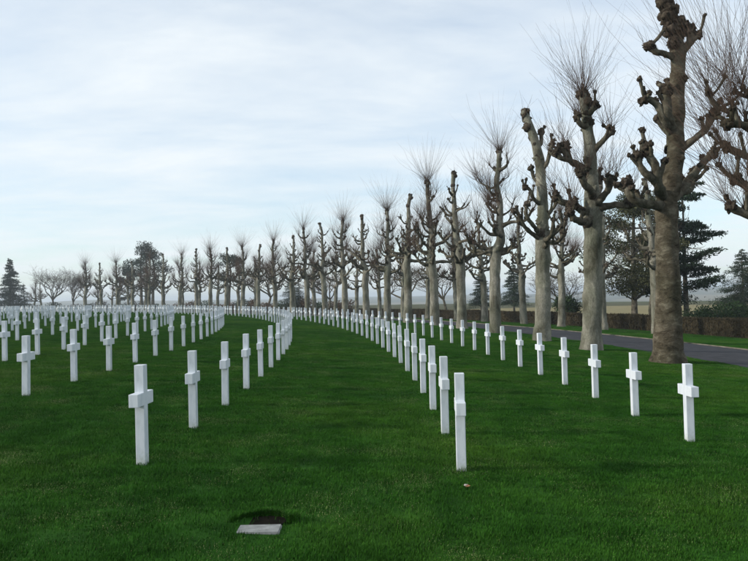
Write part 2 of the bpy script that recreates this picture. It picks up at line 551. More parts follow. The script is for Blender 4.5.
me_cross = cross_mesh(True)
rng = random.Random(5)
ORD = ['first', 'second', 'third', 'fourth', 'fifth', 'sixth', 'seventh', 'eighth', 'ninth', 'tenth', 'eleventh', 'twelfth',
       'thirteenth', 'fourteenth', 'fifteenth', 'sixteenth', 'seventeenth', 'eighteenth']
row_u = [4.11, 0.90, -2.40, -5.85] + [-5.85 - 3.32 * k for k in range(1, 14)]
first_y = {0: 9.70, 1: 7.72, 2: 7.62, 3: 12.3}
crosses = []
for ri, u in enumerate(row_u):
    r = u - CX
    step = 2.03 / r
    a = (first_y.get(ri, 9.7 + (ri % 3) * 0.7) - CY) / r
    while a < 1.02:
        x, y = CX + r * math.cos(a), CY + r * math.sin(a)
        px = W_PX / 2 + F_PX * x / y
        if -30 < px < 770:
            crosses.append((y, ri, a, x, y))
        a += step
crosses.sort()
count = {}
rest = []
for i, (_, ri, a, x, y) in enumerate(crosses):
    k = count.get(ri, 0); count[ri] = k + 1
    rz = a + math.pi / 2 + rng.gauss(0, R(1.2))
    tilt = (rng.gauss(0, R(0.35)), rng.gauss(0, R(0.35)))
    M = Matrix.Translation((x, y, zg(x, y) + rng.uniform(-0.015, 0.01))) @ Euler((tilt[0], tilt[1], rz)).to_matrix().to_4x4()
    if i < 300:
        o = link('marble_cross', me_cross)
        o.matrix_world = M
        row = ORD[ri] + ' row' if ri else 'row'
        side = 'from the avenue' if ri else 'beside the avenue'
        if ri > 2:
            lab = 'white marble cross standing in the %s from the tree avenue' % row
        elif k == 0:
            lab = 'white marble cross at the open end of the %s %s' % (row, side)
        elif k < 10:
            lab = 'white marble cross, %s from the open end of the %s %s' % (ORD[k], row, side)
        else:
            lab = 'white marble cross farther along the %s %s' % (row, side)
        tag(o, lab, 'cross', 'white marble crosses set out in curved rows')
    else:
        rest.append(M)
lo = cross_mesh(False)
lv = np.array([v.co[:] for v in lo.vertices]); lf = [tuple(p.vertices) for p in lo.polygons]
bv, bf = [], []
for M in rest:
    m = np.array(M)
    b = len(bv) * len(lv)
    bv.append(lv @ m[:3, :3].T + m[:3, 3])
    bf += [tuple(q + b for q in p) for p in lf]
fc = link('distant_crosses', np_mesh('distant_crosses', np.concatenate(bv), bf, M_marble, smooth=False))
tag(fc, 'far mass of white marble crosses fading towards the distant trees', 'crosses', kind='stuff')
bpy.data.meshes.remove(lo)


# ------------------------------------------------------------------ pollarded plane trees
def shoots_mesh(name, roots, rs, mat, n_side=3, K=6):
    """roots: (point, direction, length, r0) ; long thin whips bending upwards"""
    N = len(roots)
    P0 = np.array([r[0][:] for r in roots]); D = np.array([r[1][:] for r in roots])
    Ln = np.array([r[2] for r in roots])[:, None]; R0 = np.array([r[3] for r in roots])[:, None]
    D /= np.linalg.norm(D, axis=1)[:, None]
    up = np.array([0, 0, 1.0])
    side = np.cross(D, np.where(np.abs(D[:, 2:3]) > 0.95, np.array([[1.0, 0, 0]]), up[None]))
    side /= np.linalg.norm(side, axis=1)[:, None]
    nrm = np.cross(side, D)
    g = np.random.RandomState(rs)
    bend = g.uniform(0.02, 0.36, (N, 1)); sway = g.normal(0, 0.10, (N, 1)); wob = g.normal(0, 0.022, (N, K, 3))
    rings = []
    for k in range(K):
        t = k / (K - 1)
        c = P0 + D * Ln * t + up * Ln * bend * t * t + side * sway * Ln * t * t + wob[:, k] * Ln * (t > 0)
        rr = R0 * (1 - 0.72 * t)
        for j in range(n_side):
            a = 2 * math.pi * j / n_side
            rings.append(c + (side * math.cos(a) + nrm * math.sin(a)) * rr)
    V = np.stack(rings, 1)            # N, K*n, 3
    fs = []
    for k in range(K - 1):
        for j in range(n_side):
            fs.append((k * n_side + j, k * n_side + (j + 1) % n_side, (k + 1) * n_side + (j + 1) % n_side, (k + 1) * n_side + j))
    Fc = (np.array(fs)[None] + (np.arange(N) * K * n_side)[:, None, None]).reshape(-1, 4)
    return np_mesh(name, V.reshape(-1, 3), Fc, mat)


def knob_cluster(mb, p, r, rg, n=8, count=5, mat=1):
    p = Vector(p)
    mb.blob(p, r * 0.92, n + 2, mat, rg.uniform(0, 99), 0.75)
    for _ in range(count + 3):
        d = Vector((rg.gauss(0, 1), rg.gauss(0, 1), rg.gauss(0.2, 1))).normalized()
        k = rg.uniform(0.25, 0.6)
        sq = (rg.uniform(.7, 1.3), rg.uniform(.7, 1.3), rg.uniform(.7, 1.4))
        mb.blob(p + d * r * (1.05 - 0.45 * k), r * k, max(6, n - 2), mat, rg.uniform(0, 99), 0.8, sq)


def pollard(name, seed, shooty, spec=None, res=1.0, height=9.8, ridged=False, trunk_r=0.40, dens=1.0, long=1.0):
    """spec (own coordinates, origin at the trunk's foot): dict(stem=[(p, r)], limbs=[[(p, r), ...]]) taken from the photograph"""
    rg = random.Random(seed)
    root = empty(name, (0, 0, 0))
    n_tr = int(18 * res); n_lb = int(10 * res); kn = int(9 * res)
    bark = M_bark_ridged if ridged else M_bark_smooth
    # -- stem
    if spec and 'stem' in spec:
        ctrl = spec['stem']
    else:
        lean = Vector((rg.gauss(0, 0.012), rg.gauss(0, 0.012), 0))
        ctrl = []
        zz = [-0.25, 0.0, 0.25, 0.8, 2.0, 3.4, 4.3, 4.9, 5.8, 6.8, 7.9, 8.8, 9.6]
        rr = [1.3, 1.22, 1.08, 1.0, 0.93, 0.90, 0.96, 0.78, 0.64, 0.57, 0.47, 0.42, 0.40]
        w = Vector((0, 0, 0))
        for z, k in zip(zz, rr):
            s = height / 9.8
            if z > 4:
                w = w + Vector((rg.gauss(0, 0.11), rg.gauss(0, 0.11), 0))
            ctrl.append((Vector((0, 0, z * s)) + lean * z * 3 + w, trunk_r * k * rg.uniform(0.95, 1.06)))
    pts, rad = smooth_path(ctrl, 0.16 / res)
    if ridged:
        rad = [q * (1 + 0.035 * noise.noise(Vector((0, seed, p.z * 4.5))) + 0.03 * noise.noise(Vector((3, seed, p.z * 11)))) for p, q in zip(pts, rad)]
    mb = MB()
    mb.tube(pts, rad, n_tr, 0.15, 0, seed * 3.1, 1.7)
    # scar swellings on the stem
    for _ in range(16):
        i = rg.randrange(int(len(pts) * 0.48), len(pts))
        a = rg.uniform(0, 6.28)
        c = pts[i] + Vector((math.cos(a), math.sin(a), 0)) * rad[i] * 0.62
        mb.blob(c, rad[i] * rg.uniform(0.45, 0.72), kn, 1 if rg.random() < 0.35 else 0, rg.uniform(0, 99), 0.5)
    for p, q in list(zip(pts, rad))[-max(3, len(pts) // 9)::3]:
        mb.blob(p + Vector((rg.gauss(0, .05), rg.gauss(0, .05), 0)), q * 1.22, kn + 2, 1, rg.uniform(0, 99), 0.45)
    for c_, r_ in (spec or {}).get('lumps', []):
        knob_cluster(mb, c_, r_, rg, kn, 4)
    top = pts[-1]
    knob_cluster(mb, top, rad[-1] * 1.25, rg, kn, 6)
    link('trunk', mb.mesh('pollard_trunk', [bark, M_knob]), root)
    knobs = [(top, 1.0)]
    for p in pts[-max(3, len(pts) // 8)::4]:
        knobs.append((p, 0.5))

    # -- limbs
    def stem_at(z):
        i = min(range(len(pts)), key=lambda q: abs(pts[q].z - z))
        return pts[i], rad[i]
    limbs = []
    if spec and 'limbs' in spec:
        limbs = [[(Vector(p), r) for p, r in l] for l in spec['limbs']]
    extra = spec.get('extra', 0) if spec else None
    hs = height / 9.8

    def random_limb(z, a, L, r0, up):
        p, sr = stem_at(z)
        d = Vector((math.cos(a), math.sin(a), 0))
        sd_ = Vector((-d.y, d.x, 0)) * rg.gauss(0, 0.18)
        c = [(p + d * sr * 0.3, r0 * 1.6)]
        q = p + d * sr * 0.9
        h_ = Vector((0, 0, 1))
        steps = max(3, int(L / 0.33))
        for k in range(steps):
            t = (k + 1) / steps
            pitch = up * (0.15 + 1.25 * t * t) + rg.gauss(0, 0.30)
            d2 = (Matrix.Rotation(rg.gauss(0, 0.38), 3, 'Z') @ d + h_ * pitch).normalized()
            q = q + d2 * L / steps
            c.append((q.copy(), r0 * (1.12 - 0.36 * t) * rg.uniform(0.85, 1.2)))
        return c
    if not limbs or extra:
        n_low = 9 if not limbs else extra
        a0 = rg.uniform(0, 6.28)
        for k in range(n_low):
            limbs.append(random_limb(hs * rg.uniform(4.0, 5.7), a0 + k * 6.28 / n_low + rg.gauss(0, 0.25), rg.uniform(1.2, 2.6), rg.uniform(0.075, 0.12), rg.uniform(0.35, 1.15)))
        if not extra:
            for k in range(rg.randint(12, 16)):
                z = hs * rg.uniform(5.6, 8.6)
                limbs.append(random_limb(z, rg.uniform(0, 6.28), rg.uniform(0.6, 1.5) * (1.35 - 0.085 * z), rg.uniform(0.05, 0.085), rg.uniform(0.5, 1.5)))
    for l in limbs:
        m2 = MB()
        lp, lr = smooth_path(l, 0.11 / res)
        sdn = rg.uniform(0, 99)
        m2.tube(lp, lr, n_lb, 0.34, 0, sdn, 4.5)
        knob_cluster(m2, lp[-1], lr[-1] * 1.42, rg, kn, 6)
        knobs.append((lp[-1], 0.55))
        L = sum((lp[i + 1] - lp[i]).length for i in range(len(lp) - 1))
        # side stubs with fists
        for _ in range(int(L * 2.2 + rg.random())):
            i = rg.randrange(int(len(lp) * 0.5), len(lp))
            d = (lp[min(i + 1, len(lp) - 1)] - lp[i - 1]).normalized()
            v = (Vector((rg.gauss(0, 0.7), rg.gauss(0, 0.7), rg.uniform(0.2, 1.1))) + d * 0.4).normalized()
            sl = rg.uniform(0.18, 0.65)
            r0 = lr[i] * rg.uniform(0.48, 0.7)
            v2 = (v + Vector((0, 0, 0.5))).normalized()
            sp, sr_ = smooth_path([(lp[i], r0), (lp[i] + v * sl * 0.5, r0 * 0.85), (lp[i] + v * sl * 0.6 + v2 * sl * 0.5, r0 * 0.85)], 0.1 / res)
            m2.tube(sp, sr_, max(6, n_lb - 2), 0.3, 0, sdn, 5.0)
            knob_cluster(m2, sp[-1], r0 * 1.25, rg, max(6, kn - 1), 3)
            knobs.append((sp[-1], 0.4))
        link('limb', m2.mesh('pollard_limb', [M_limb, M_knob]), root)
    # -- young shoots
    roots = []
    for p, wgt in knobs:
        if shooty:
            k = int(dens * (105 if wgt == 1.0 else 16 * wgt / 0.5) * rg.uniform(0.5, 1.4))
        else:
            k = int(4 * wgt * rg.uniform(0.3, 1.6))
        outw = Vector((p.x - pts[min(len(pts) - 1, len(pts) // 2)].x, p.y - pts[len(pts) // 2].y, 0))
        for _ in range(k):
            lng = rg.uniform(0.9, 3.0) if (shooty and wgt == 1.0) else (rg.uniform(0.5, 2.1) if shooty else rg.uniform(0.15, 0.9))
            d = Vector((rg.gauss(0, 0.52), rg.gauss(0, 0.52), rg.uniform(0.55, 1.25))) + outw * 0.22
            roots.append((p + d.normalized() * 0.05, d, lng * rg.uniform(.85, 1.2) * long, rg.choice((0.0045, 0.0055, 0.007, 0.009)) / long))
    if roots:
        tag(link('young_shoots', shoots_mesh('young_shoots', roots, seed, M_shoot), root), kind='stuff')
    return root


def copy_tree(root):
    r = root.copy(); col.objects.link(r)
    for ch in root.children:
        c = ch.copy(); col.objects.link(c); c.parent = r
    return r


def px_spec(D, base, stem, limbs, extra=0, u_row=None):
    """pixels of one trunk at depth D -> controls relative to its foot; a third value in a limb point is depth offset, last its radius in px"""
    p0 = at(base[0], base[1], D)
    foot = Vector((p0.x, D, zg(p0.x, D)))
    s = D / F_PX
    st = []
    for x, y, w in stem:
        q = at(x, y, D) - foot
        st.append((q, w * 0.5 * s * 0.86))
    st[0] = (Vector((st[0][0].x, st[0][0].y, -0.25)), st[0][1])
    lb = []
    for l in limbs:
        lb.append([(at(x, y, D + dy) - foot, r * s * 0.86) for x, y, dy, r in l])
    return foot, dict(stem=st, limbs=lb, extra=extra)


AVENUE = 'pollarded plane trees of the avenue'
near_trees = []
# tree beside the end of the cross rows: ridged bark, just pruned
foot, sp = px_spec(22.7, (668, 362), [(668, 366, 46), (668, 358, 40), (668, 350, 34), (668, 325, 30), (668, 290, 27.5), (667, 245, 26), (666, 210, 26), (670, 190, 24), (674, 165, 21),
                                     (676, 130, 19.5), (677, 95, 17.5), (678, 62, 16.5), (676, 40, 16), (670, 20, 15), (665, 2, 13.5), (662, -16, 12.5), (661, -28, 12)], [
    [(678, 62, 0, 4.5), (684, 50, -.1, 4.6), (690, 42, -.2, 4.4), (690, 31, -.2, 4.6)],
    [(690, 42, -.2, 3.2), (696, 37, -.25, 3.4), (699, 35, -.25, 3.4)],
    [(674, 57, 0, 4.2), (663, 54, -.2, 3.6), (655, 52, -.3, 3.2), (649, 46, -.3, 3.8)],
    [(673, 134, 0, 6), (665, 120, -.4, 5), (657, 105, -.5, 4), (648, 99, -.5, 3.4), (643, 101, -.5, 3.5)],
    [(672, 130, 0, 6), (668, 115, -.5, 5.2), (667, 103, -.6, 4.6), (667, 90, -.6, 4.4)],
    [(681, 148, 0, 5), (692, 141, -.2, 4), (704, 131, -.3, 3.8), (712, 119, -.3, 3.6), (714, 113, -.3, 4.2)],
    [(664, 206, 0, 7), (652, 205, -.5, 5), (637, 202, -.7, 4.6), (629, 194, -.7, 4.4), (626, 184, -.7, 4.6)],
    [(664, 200, 0, 7), (658, 184, -.7, 5.6), (656, 170, -.9, 5), (650, 156, -.9, 5), (647, 150, -.9, 4.6)],
    [(658, 184, -.7, 4.6), (648, 176, -.9, 4), (640, 166, -.9, 3.8), (637, 156, -.9, 4.4)],
    [(671, 200, 0, 6.5), (683, 188, .3, 5), (697, 170, .5, 4.3), (708, 158, .6, 4), (714, 152, .6, 4)],
    [(670, 204, 0, 6), (676, 196, 1.2, 5), (690, 188, 2, 4.4), (694, 176, 2.2, 4.4)],
    [(668, 150, 0, 5), (672, 140, 1.0, 4.4), (664, 126, 1.5, 4), (660, 118, 1.6, 4)]])
sp['lumps'] = [(at(x, y, 22.7 + d) - foot, r * 22.7 / F_PX) for x, y, d, r in [(663, 3, -.15, 7), (670, 10, -.1, 7), (668, 19, -.2, 7.5), (676, 24, -.1, 7), (671, 31, -.2, 7), (680, 33, 0, 6), (674, 42, -.2, 6)]]
t = pollard('plane_tree', 11, False, sp, 1.5, ridged=True)
t.location = foot
tag(t, 'thick plane trunk with brown ringed bark and bare knobbly fists beside the end cross', 'tree', AVENUE)
near_trees.append(t)
# second: smooth pale trunk with a fountain of shoots
foot, sp = px_spec(28.0, (591.5, 349), [(591.5, 353, 31), (591.5, 347, 27), (591.5, 340, 24.5), (592, 320, 22.5), (593, 285, 21.5), (593, 245, 21), (593, 220, 22), (593, 205, 22), (592, 190, 17), (591, 172, 15),
                                       (590, 150, 14.5), (588, 132, 13), (586, 116, 11.5), (584, 102, 10.5), (583, 94, 10)], [
    [(590, 172, 0, 4.5), (580, 166, -.3, 3.8), (570, 160, -.5, 3.6), (565, 152, -.5, 3.6), (564, 147, -.5, 4)],
    [(570, 160, -.5, 3), (561, 158, -.6, 3), (557, 153, -.6, 3.4)],
    [(592, 152, 0, 4.2), (599, 145, -.2, 3.4), (606, 137, -.3, 3.2), (612, 131, -.3, 3.2)],
    [(592, 214, 0, 5.6), (583, 211, -.3, 4.4), (572, 204, -.6, 4), (563, 203, -.7, 3.6), (556, 197, -.7, 3.8)],
    [(592, 218, 0, 5), (584, 222, -.8, 4), (575, 219, -1.3, 3.6), (570, 212, -1.4, 3.6)],
    [(594, 212, 0, 5.6), (604, 207, -.3, 4.2), (617, 205, -.5, 3.6), (629, 206, -.6, 3.4), (636, 202, -.6, 3.4)],
    [(594, 208, 0, 5), (602, 198, -.6, 4), (609, 188, -.9, 3.6), (611, 180, -1, 3.8)],
    [(594, 200, 0, 5), (590, 190, -.8, 4.2), (584, 184, -1.2, 3.8), (581, 174, -1.3, 3.8)],
    [(591, 205, 0, 5), (597, 197, 1.0, 4.2), (600, 186, 1.8, 3.8), (599, 178, 1.9, 3.8)],
    [(589, 128, 0, 3.6), (580, 124, -.3, 3), (577, 117, -.3, 3.2)],
    [(587, 116, 0, 3.6), (592, 111, -.2, 3.2), (595, 105, -.2, 3.2)]])
t = pollard('plane_tree', 23, True, sp, 1.4)
t.location = foot
tag(t, 'smooth pale plane trunk topped by a tall fountain of shoots, second along the cross-side row', 'tree', AVENUE)
near_trees.append(t)
# third: knobbly, no shoots
foot, sp = px_spec(34.0, (542, 342), [(542, 345, 24), (542, 339, 21), (542, 332, 19.5), (543, 310, 18), (543, 280, 17), (543, 255, 17), (543, 240, 18), (543, 228, 14.5), (543, 212, 12.5), (542, 195, 12),
                                     (541, 175, 11.5), (539, 158, 11), (535, 142, 10), (531, 130, 9.5), (527, 118, 8.5), (525, 113, 8)], [
    [(541, 172, 0, 3.2), (547, 163, -.2, 3), (550, 152, -.3, 3), (552, 145, -.3, 3.4)],
    [(537, 150, 0, 3), (541, 142, .2, 3), (541, 131, .2, 3.4)],
    [(542, 240, 0, 4.2), (534, 235, -.3, 3.3), (524, 226, -.6, 3), (519, 215, -.7, 3), (514, 211, -.7, 3)],
    [(542, 236, 0, 4), (532, 224, -.8, 3.1), (526, 214, -1, 2.9), (527, 204, -1, 3)],
    [(544, 240, 0, 4.2), (552, 233, -.3, 3.3), (561, 226, -.5, 3), (567, 216, -.5, 3), (568, 209, -.5, 3.2)],
    [(544, 236, 0, 4), (552, 243, -.9, 3), (560, 240, -1.2, 2.8), (563, 233, -1.2, 3)],
    [(542, 205, 0, 3.2), (534, 199, -.3, 2.7), (530, 190, -.4, 2.8), (525, 187, -.4, 3)],
    [(542, 222, 0, 3.4), (550, 212, .8, 2.8), (555, 205, 1, 2.8), (556, 196, 1, 3)],
    [(540, 185, 0, 3), (534, 178, .3, 2.6), (531, 168, .3, 2.8)]], extra=2)
sp['limbs'] = [[(p, q * 0.78) for p, q in l] for l in sp['limbs']]
t = pollard('plane_tree', 37, False, sp, 1.3)
t.location = foot
tag(t, 'pale plane trunk with a crooked bare crown of pruning knobs, third along the cross-side row', 'tree', AVENUE)
near_trees.append(t)
# tree standing outside the right edge whose limbs reach into view
foot = Vector((9.55, 16.6, zg(9.55, 16.6)))
_, sp = px_spec(16.6, (796, 380), [(796, 390, 56), (796, 380, 48), (796, 365, 42), (796, 330, 38), (796, 280, 36), (796, 230, 36), (796, 205, 36), (796, 180, 28), (797, 140, 26), (797, 90, 24), (796, 40, 22),
                                   (795, 0, 20), (793, -40, 19), (792, -70, 17)], [
    [(792, 110, 0, 6), (775, 104, -.1, 5), (758, 99, -.2, 4.6), (747, 92, -.3, 4.6)],
    [(792, 160, 0, 6), (772, 146, -.3, 5), (752, 130, -.5, 4.6), (735, 124, -.6, 4.4), (722, 124, -.6, 4.6)],
    [(790, 165, 0, 6), (770, 160, .2, 5), (748, 158, .4, 4.6), (733, 152, .5, 4.2), (722, 147, .5, 4.4)],
    [(790, 200, 0, 7), (772, 196, -.2, 5.5), (755, 192, -.3, 5), (742, 185, -.3, 4.6), (732, 180, -.3, 4.4)],
    [(790, 205, 0, 7), (770, 215, -.4, 5), (752, 217, -.6, 4.6), (738, 212, -.6, 4.2), (727, 207, -.6, 4.2)],
    [(800, 200, 0, 7), (818, 190, .4, 5), (838, 175, .6, 5)]], extra=2)
t = pollard('plane_tree', 41, True, sp, 1.2, dens=1.5, long=1.45)
t.location = foot
tag(t, 'plane tree reaching knobbly limbs with long shoots towards the thick ringed trunk', 'tree', AVENUE)

# variants for the rest of the avenue
var_shoot = [pollard('plane_tree', 100 + k, True, None, 0.8, rng.uniform(10.4, 11.0), trunk_r=0.345) for k in range(4)]
var_bare = [pollard('plane_tree', 200 + k, False, None, 0.8, rng.uniform(10.5, 11.2), trunk_r=0.345) for k in range(4)]
used = set()


def place(var, x, y, sc, label, rz):
    key = var.name
    o = var if key not in used else copy_tree(var)
    used.add(key)
    o.location = (x, y, zg(x, y)); o.scale = (sc, sc, sc); o.rotation_euler = (0, 0, rz)
    tag(o, label, 'tree', AVENUE)
    return o


# cross-side row, fourth tree onwards (u = 9.3, about six metres apart)
s = 29.0
k = 0
u_near = 9.35
while True:
    x, y, a = arc(u_near, s)
    if a > 0.92:
        break
    x += rng.gauss(0, 0.12); y += rng.gauss(0, 0.15)
    sh = (k % 2 == 0)
    v = (var_shoot if sh else var_bare)[(k // 2) % 4]
    n = k + 4
    crown = 'crowned with upright shoots' if sh else 'with a bare pruned crown'
    if n <= 12:
        lab = 'grey plane tree %s, %s along the cross-side row of the avenue' % (crown, ORD[n - 1])
    else:
        lab = 'distant plane tree %s, far along the cross-side row of the avenue' % crown
    place(v, x, y, rng.uniform(0.96, 1.03), lab, rng.uniform(0, 6.28))
    s += 5.85; k += 1
# hedge-side row across the road
s = 32.0
k = 0
while True:
    x, y, a = arc(21.6, s)
    if a > 0.95:
        break
    x += rng.gauss(0, 0.15); y += rng.gauss(0, 0.15)
    sh = (k % 3 == 2)
    v = (var_shoot if sh else var_bare)[(k * 3 + 1) % 4]
    crown = 'with thin upright shoots' if sh else 'with knobbly pruned limbs'
    if k < 8:
        lab = 'plane tree %s, %s along the hedge-side verge across the road' % (crown, ORD[k])
    else:
        lab = 'distant plane tree %s, far along the hedge-side row' % crown
    place(v, x, y, rng.uniform(0.86, 0.98), lab, rng.uniform(0, 6.28))
    s += 6.1; k += 1
# smaller pollards at the far turn of the rows
for i, px in enumerate([34, 41, 84, 98, 112, 120, 131]):
    p = ground_at(px, 196 + (i % 3) * 4)
    sh = i in (0, 3, 5)
    v = (var_shoot if sh else var_bare)[i % 4]
    place(v, p.x, p.y, 0.78 + 0.05 * (i % 3),
          'small far pollard %s beyond the last crosses' % ('with upright shoots' if sh else 'with bare knobs'), i * 1.3)


# ------------------------------------------------------------------ other trees and the hedge
def cards(P, Dn, size, gs, elong=1.0):
    """small leaf quads at P with long axis Dn"""
    N = len(P)
    Dn = Dn / np.linalg.norm(Dn, axis=1)[:, None]
    rd = gs.normal(0, 1, (N, 3))
    S = np.cross(Dn, rd); S /= np.linalg.norm(S, axis=1)[:, None]
    l = (size * gs.uniform(0.6, 1.3, N))[:, None]
    w = l / elong * 0.5
    V = np.stack([P - S * w * 0.3, P + Dn * l * 0.5 - S * w, P + Dn * l, P + Dn * l * 0.5 + S * w], 1)
    Fc = np.arange(N * 4).reshape(N, 4)
    return V.reshape(-1, 3), Fc


def conifer(name, loc, h, w, seed, mat, label, cedar=False, group=None, n_card=9000):
    rg = random.Random(seed); gs = np.random.RandomState(seed)
    root = empty(name, loc)
    mb = MB()
    hh = h * 0.97
    pts, rad = smooth_path([((0, 0, -0.3), h * .026), ((0, 0, h * .1), h * .02), ((rg.gauss(0, .05), rg.gauss(0, .05), h * .5), h * .013), ((0, 0, hh), h * .003)], h / 14)
    mb.tube(pts, rad, 8, 0.1, 0, seed)
    P, Dn = [], []
    tiers = 9 if cedar else 17
    for i in range(tiers):
        t = (i + 0.5) / tiers
        z0 = h * (0.16 + 0.82 * t) if not cedar else h * (0.25 + 0.72 * t)
        rr = w * 0.5 * ((1 - t) ** 0.8 + 0.06) * rg.uniform(0.85, 1.1)
        if cedar:
            rr = w * 0.5 * (1 - t ** 2.2 * 0.75) * rg.uniform(0.6, 1.1)
        nb = 6 if cedar else 8
        for k in range(nb):
            a = rg.uniform(0, 6.28); L = rr * rg.uniform(0.65, 1.12)
            d = Vector((math.cos(a), math.sin(a), 0))
            droop = rg.uniform(-0.28, 0.02) if not cedar else rg.uniform(-0.12, 0.28)
            zk = z0 + rg.gauss(0, h / tiers * (0.55 if cedar else 0.25))
            tip = Vector((0, 0, zk)) + d * L + Vector((0, 0, L * droop))
            mb.tube([Vector((0, 0, zk)), Vector((0, 0, zk)) + d * L * .5 + Vector((0, 0, L * (droop * .3))), tip], [h * .005, h * .0035, h * .0015], 4, 0, 0)
            n = max(20, int(2.3 * n_card / (tiers * nb) * L / (w * 0.3)))
            tt = gs.uniform(0.12, 1.05, n)
            sp_ = L * (0.20 if cedar else 0.24) * (1.15 - 0.7 * tt)
            off = gs.normal(0, 1, (n, 3)) * np.stack([sp_, sp_, sp_ * (0.22 if cedar else 0.30)], 1)
            p = np.array(Vector((0, 0, zk)))[None] + np.array(d)[None] * (L * tt)[:, None] + np.array((0, 0, 1.0))[None] * (L * droop * tt)[:, None] + off
            P.append(p)
            Dn.append(np.array(d)[None] * 0.7 + gs.normal(0, 0.6, (n, 3)) + np.array((0, 0, -0.15 if not cedar else 0.2)))
    link('trunk', mb.mesh('conifer_trunk', [M_limb]), root)
    V, Fc = cards(np.concatenate(P), np.concatenate(Dn), h * 0.024, gs, 3.2)
    link('crown', np_mesh('conifer_crown', V, Fc, mat, smooth=False), root)
    tag(root, label, 'tree', group)
    return root


def pine(name, loc, h, w, seed, mat, label, crown0=0.35, clumps=26, per=420, size=0.3, group=None, trunks=1):
    """trunk, limbs and many separate needle clumps"""
    rg = random.Random(seed); gs = np.random.RandomState(seed)
    root = empty(name, loc)
    mb = MB()
    stems = []
    for q in range(trunks):
        ox = 0 if trunks == 1 else (q - (trunks - 1) / 2) * w * 0.13
        c = [((ox, 0, -0.3), h * .028), ((ox + rg.gauss(0, .1), rg.gauss(0, .1), h * .3), h * .02), ((ox * 1.1 + rg.gauss(0, .3), rg.gauss(0, .3), h * .62), h * .014), ((ox * 0.9 + rg.gauss(0, .3), 0, h * .93), h * .005)]
        pts, rad = smooth_path(c, h / 12)
        mb.tube(pts, rad, 8, 0.12, 0, seed + q)
        stems.append(pts)
    P, Dn = [], []
    for i in range(clumps):
        t = rg.uniform(0, 1)
        z = h * (crown0 + (0.98 - crown0) * t)
        prof = math.sin(math.pi * min(1, 0.22 + 0.78 * t)) ** 0.6 if t < 0.97 else 0.25
        a = rg.uniform(0, 6.28); rr = w * 0.5 * prof * math.sqrt(rg.uniform(0.05, 1))
        st = rg.choice(stems)
        p0 = min(st, key=lambda q: abs(q.z - (z - rr * .35)))
        c = Vector((math.cos(a) * rr, math.sin(a) * rr, z)) + Vector((p0.x * .6, 0, 0))
        mb.tube([p0, (p0 + c) / 2 + Vector((0, 0, -rr * .08)), c], [h * .007, h * .005, h * .002], 5, 0.1, 0, seed)
        s = w * rg.uniform(0.085, 0.16)
        n = int(per * rg.uniform(0.6, 1.2))
        o = gs.normal(0, 1, (n, 3)); o /= np.linalg.norm(o, axis=1)[:, None]
        o *= (gs.uniform(0, 1, n) ** 0.5)[:, None]
        P.append(np.array(c)[None] + o * np.array([s * 1.25, s * 1.25, s * 0.62])[None])
        Dn.append(o + gs.normal(0, 0.5, (n, 3)) + np.array((0, 0, 0.3)))
    link('trunk', mb.mesh('pine_trunk', [M_limb]), root)
    V, Fc = cards(np.concatenate(P), np.concatenate(Dn), size, gs, 2.2)
    link('crown', np_mesh('pine_crown', V, Fc, mat, smooth=False), root)
    tag(root, label, 'tree', group)
    return root


def bare_tree(name, loc, h, w, seed, mat, label, group=None, depth=6, dens=1.0):
    rg = random.Random(seed)
    root = empty(name, loc)
    mb = MB()
    tw = []

    def grow(p, d, L, r, lev):
        q = p + d * L * 0.5 + Vector((rg.gauss(0, .05), rg.gauss(0, .05), rg.gauss(0, .03))) * L
        e = p + d * L + Vector((rg.gauss(0, .06), rg.gauss(0, .06), rg.gauss(0, .03))) * L
        if lev <= 2:
            mb.tube([p, q, e], [r, r * .85, r * .68], 6 if lev else 8, 0.1, 0, seed, cap=False)
        else:
            tw.append((p, q, e, r))
        if lev >= depth:
            return
        nb = 3 if rg.random() < 0.75 * dens else 2
        if lev == 0:
            nb = 5
        for k in range(nb):
            sp_ = (0.55 + 0.05 * lev)
            nd_ = (d + Vector((rg.gauss(0, sp_) * w / h * 1.35, rg.gauss(0, sp_) * w / h * 1.35, rg.gauss(0.22, sp_ * 0.45)))).normalized()
            grow(e if k < 2 or lev == 0 else q, nd_, L * rg.uniform(0.68, 0.9) * (1.0 if lev else 0.95), r * (0.62 if lev else .55), lev + 1)
    grow(Vector((0, 0, -0.2)), Vector((0, 0, 1)), h * 0.22, h * 0.021, 0)
    # fine twigs as three-sided tubes
    A = np.array([[t[0][:], t[1][:], t[2][:]] for t in tw]); Rr = np.maximum(np.array([t[3] for t in tw]), 0.009)
    D_ = A[:, 2] - A[:, 0]; D_ /= np.linalg.norm(D_, axis=1)[:, None]
    S = np.cross(D_, np.array([[0.31, 0.77, 0.55]])); S /= np.linalg.norm(S, axis=1)[:, None]; N_ = np.cross(S, D_)
    rings = []
    for k, f in enumerate((1.0, 0.85, 0.65)):
        for j in range(3):
            a = 2.094 * j
            rings.append(A[:, k] + (S * math.cos(a) + N_ * math.sin(a)) * (Rr * f)[:, None])
    V = np.stack(rings, 1)
    fs = np.array([(k * 3 + j, k * 3 + (j + 1) % 3, k * 3 + 3 + (j + 1) % 3, k * 3 + 3 + j) for k in range(2) for j in range(3)])
    Fc = (fs[None] + (np.arange(len(tw)) * 9)[:, None, None]).reshape(-1, 4)
    top = V[:, :, 2].max()
    link('trunk', mb.mesh('bare_trunk', [M_limb]), root)
    link('crown', np_mesh('bare_crown', V.reshape(-1, 3), Fc, mat), root)
    k = h / top
    root.scale = (k, k, k)
    tag(root, label, 'tree', group)
    return root


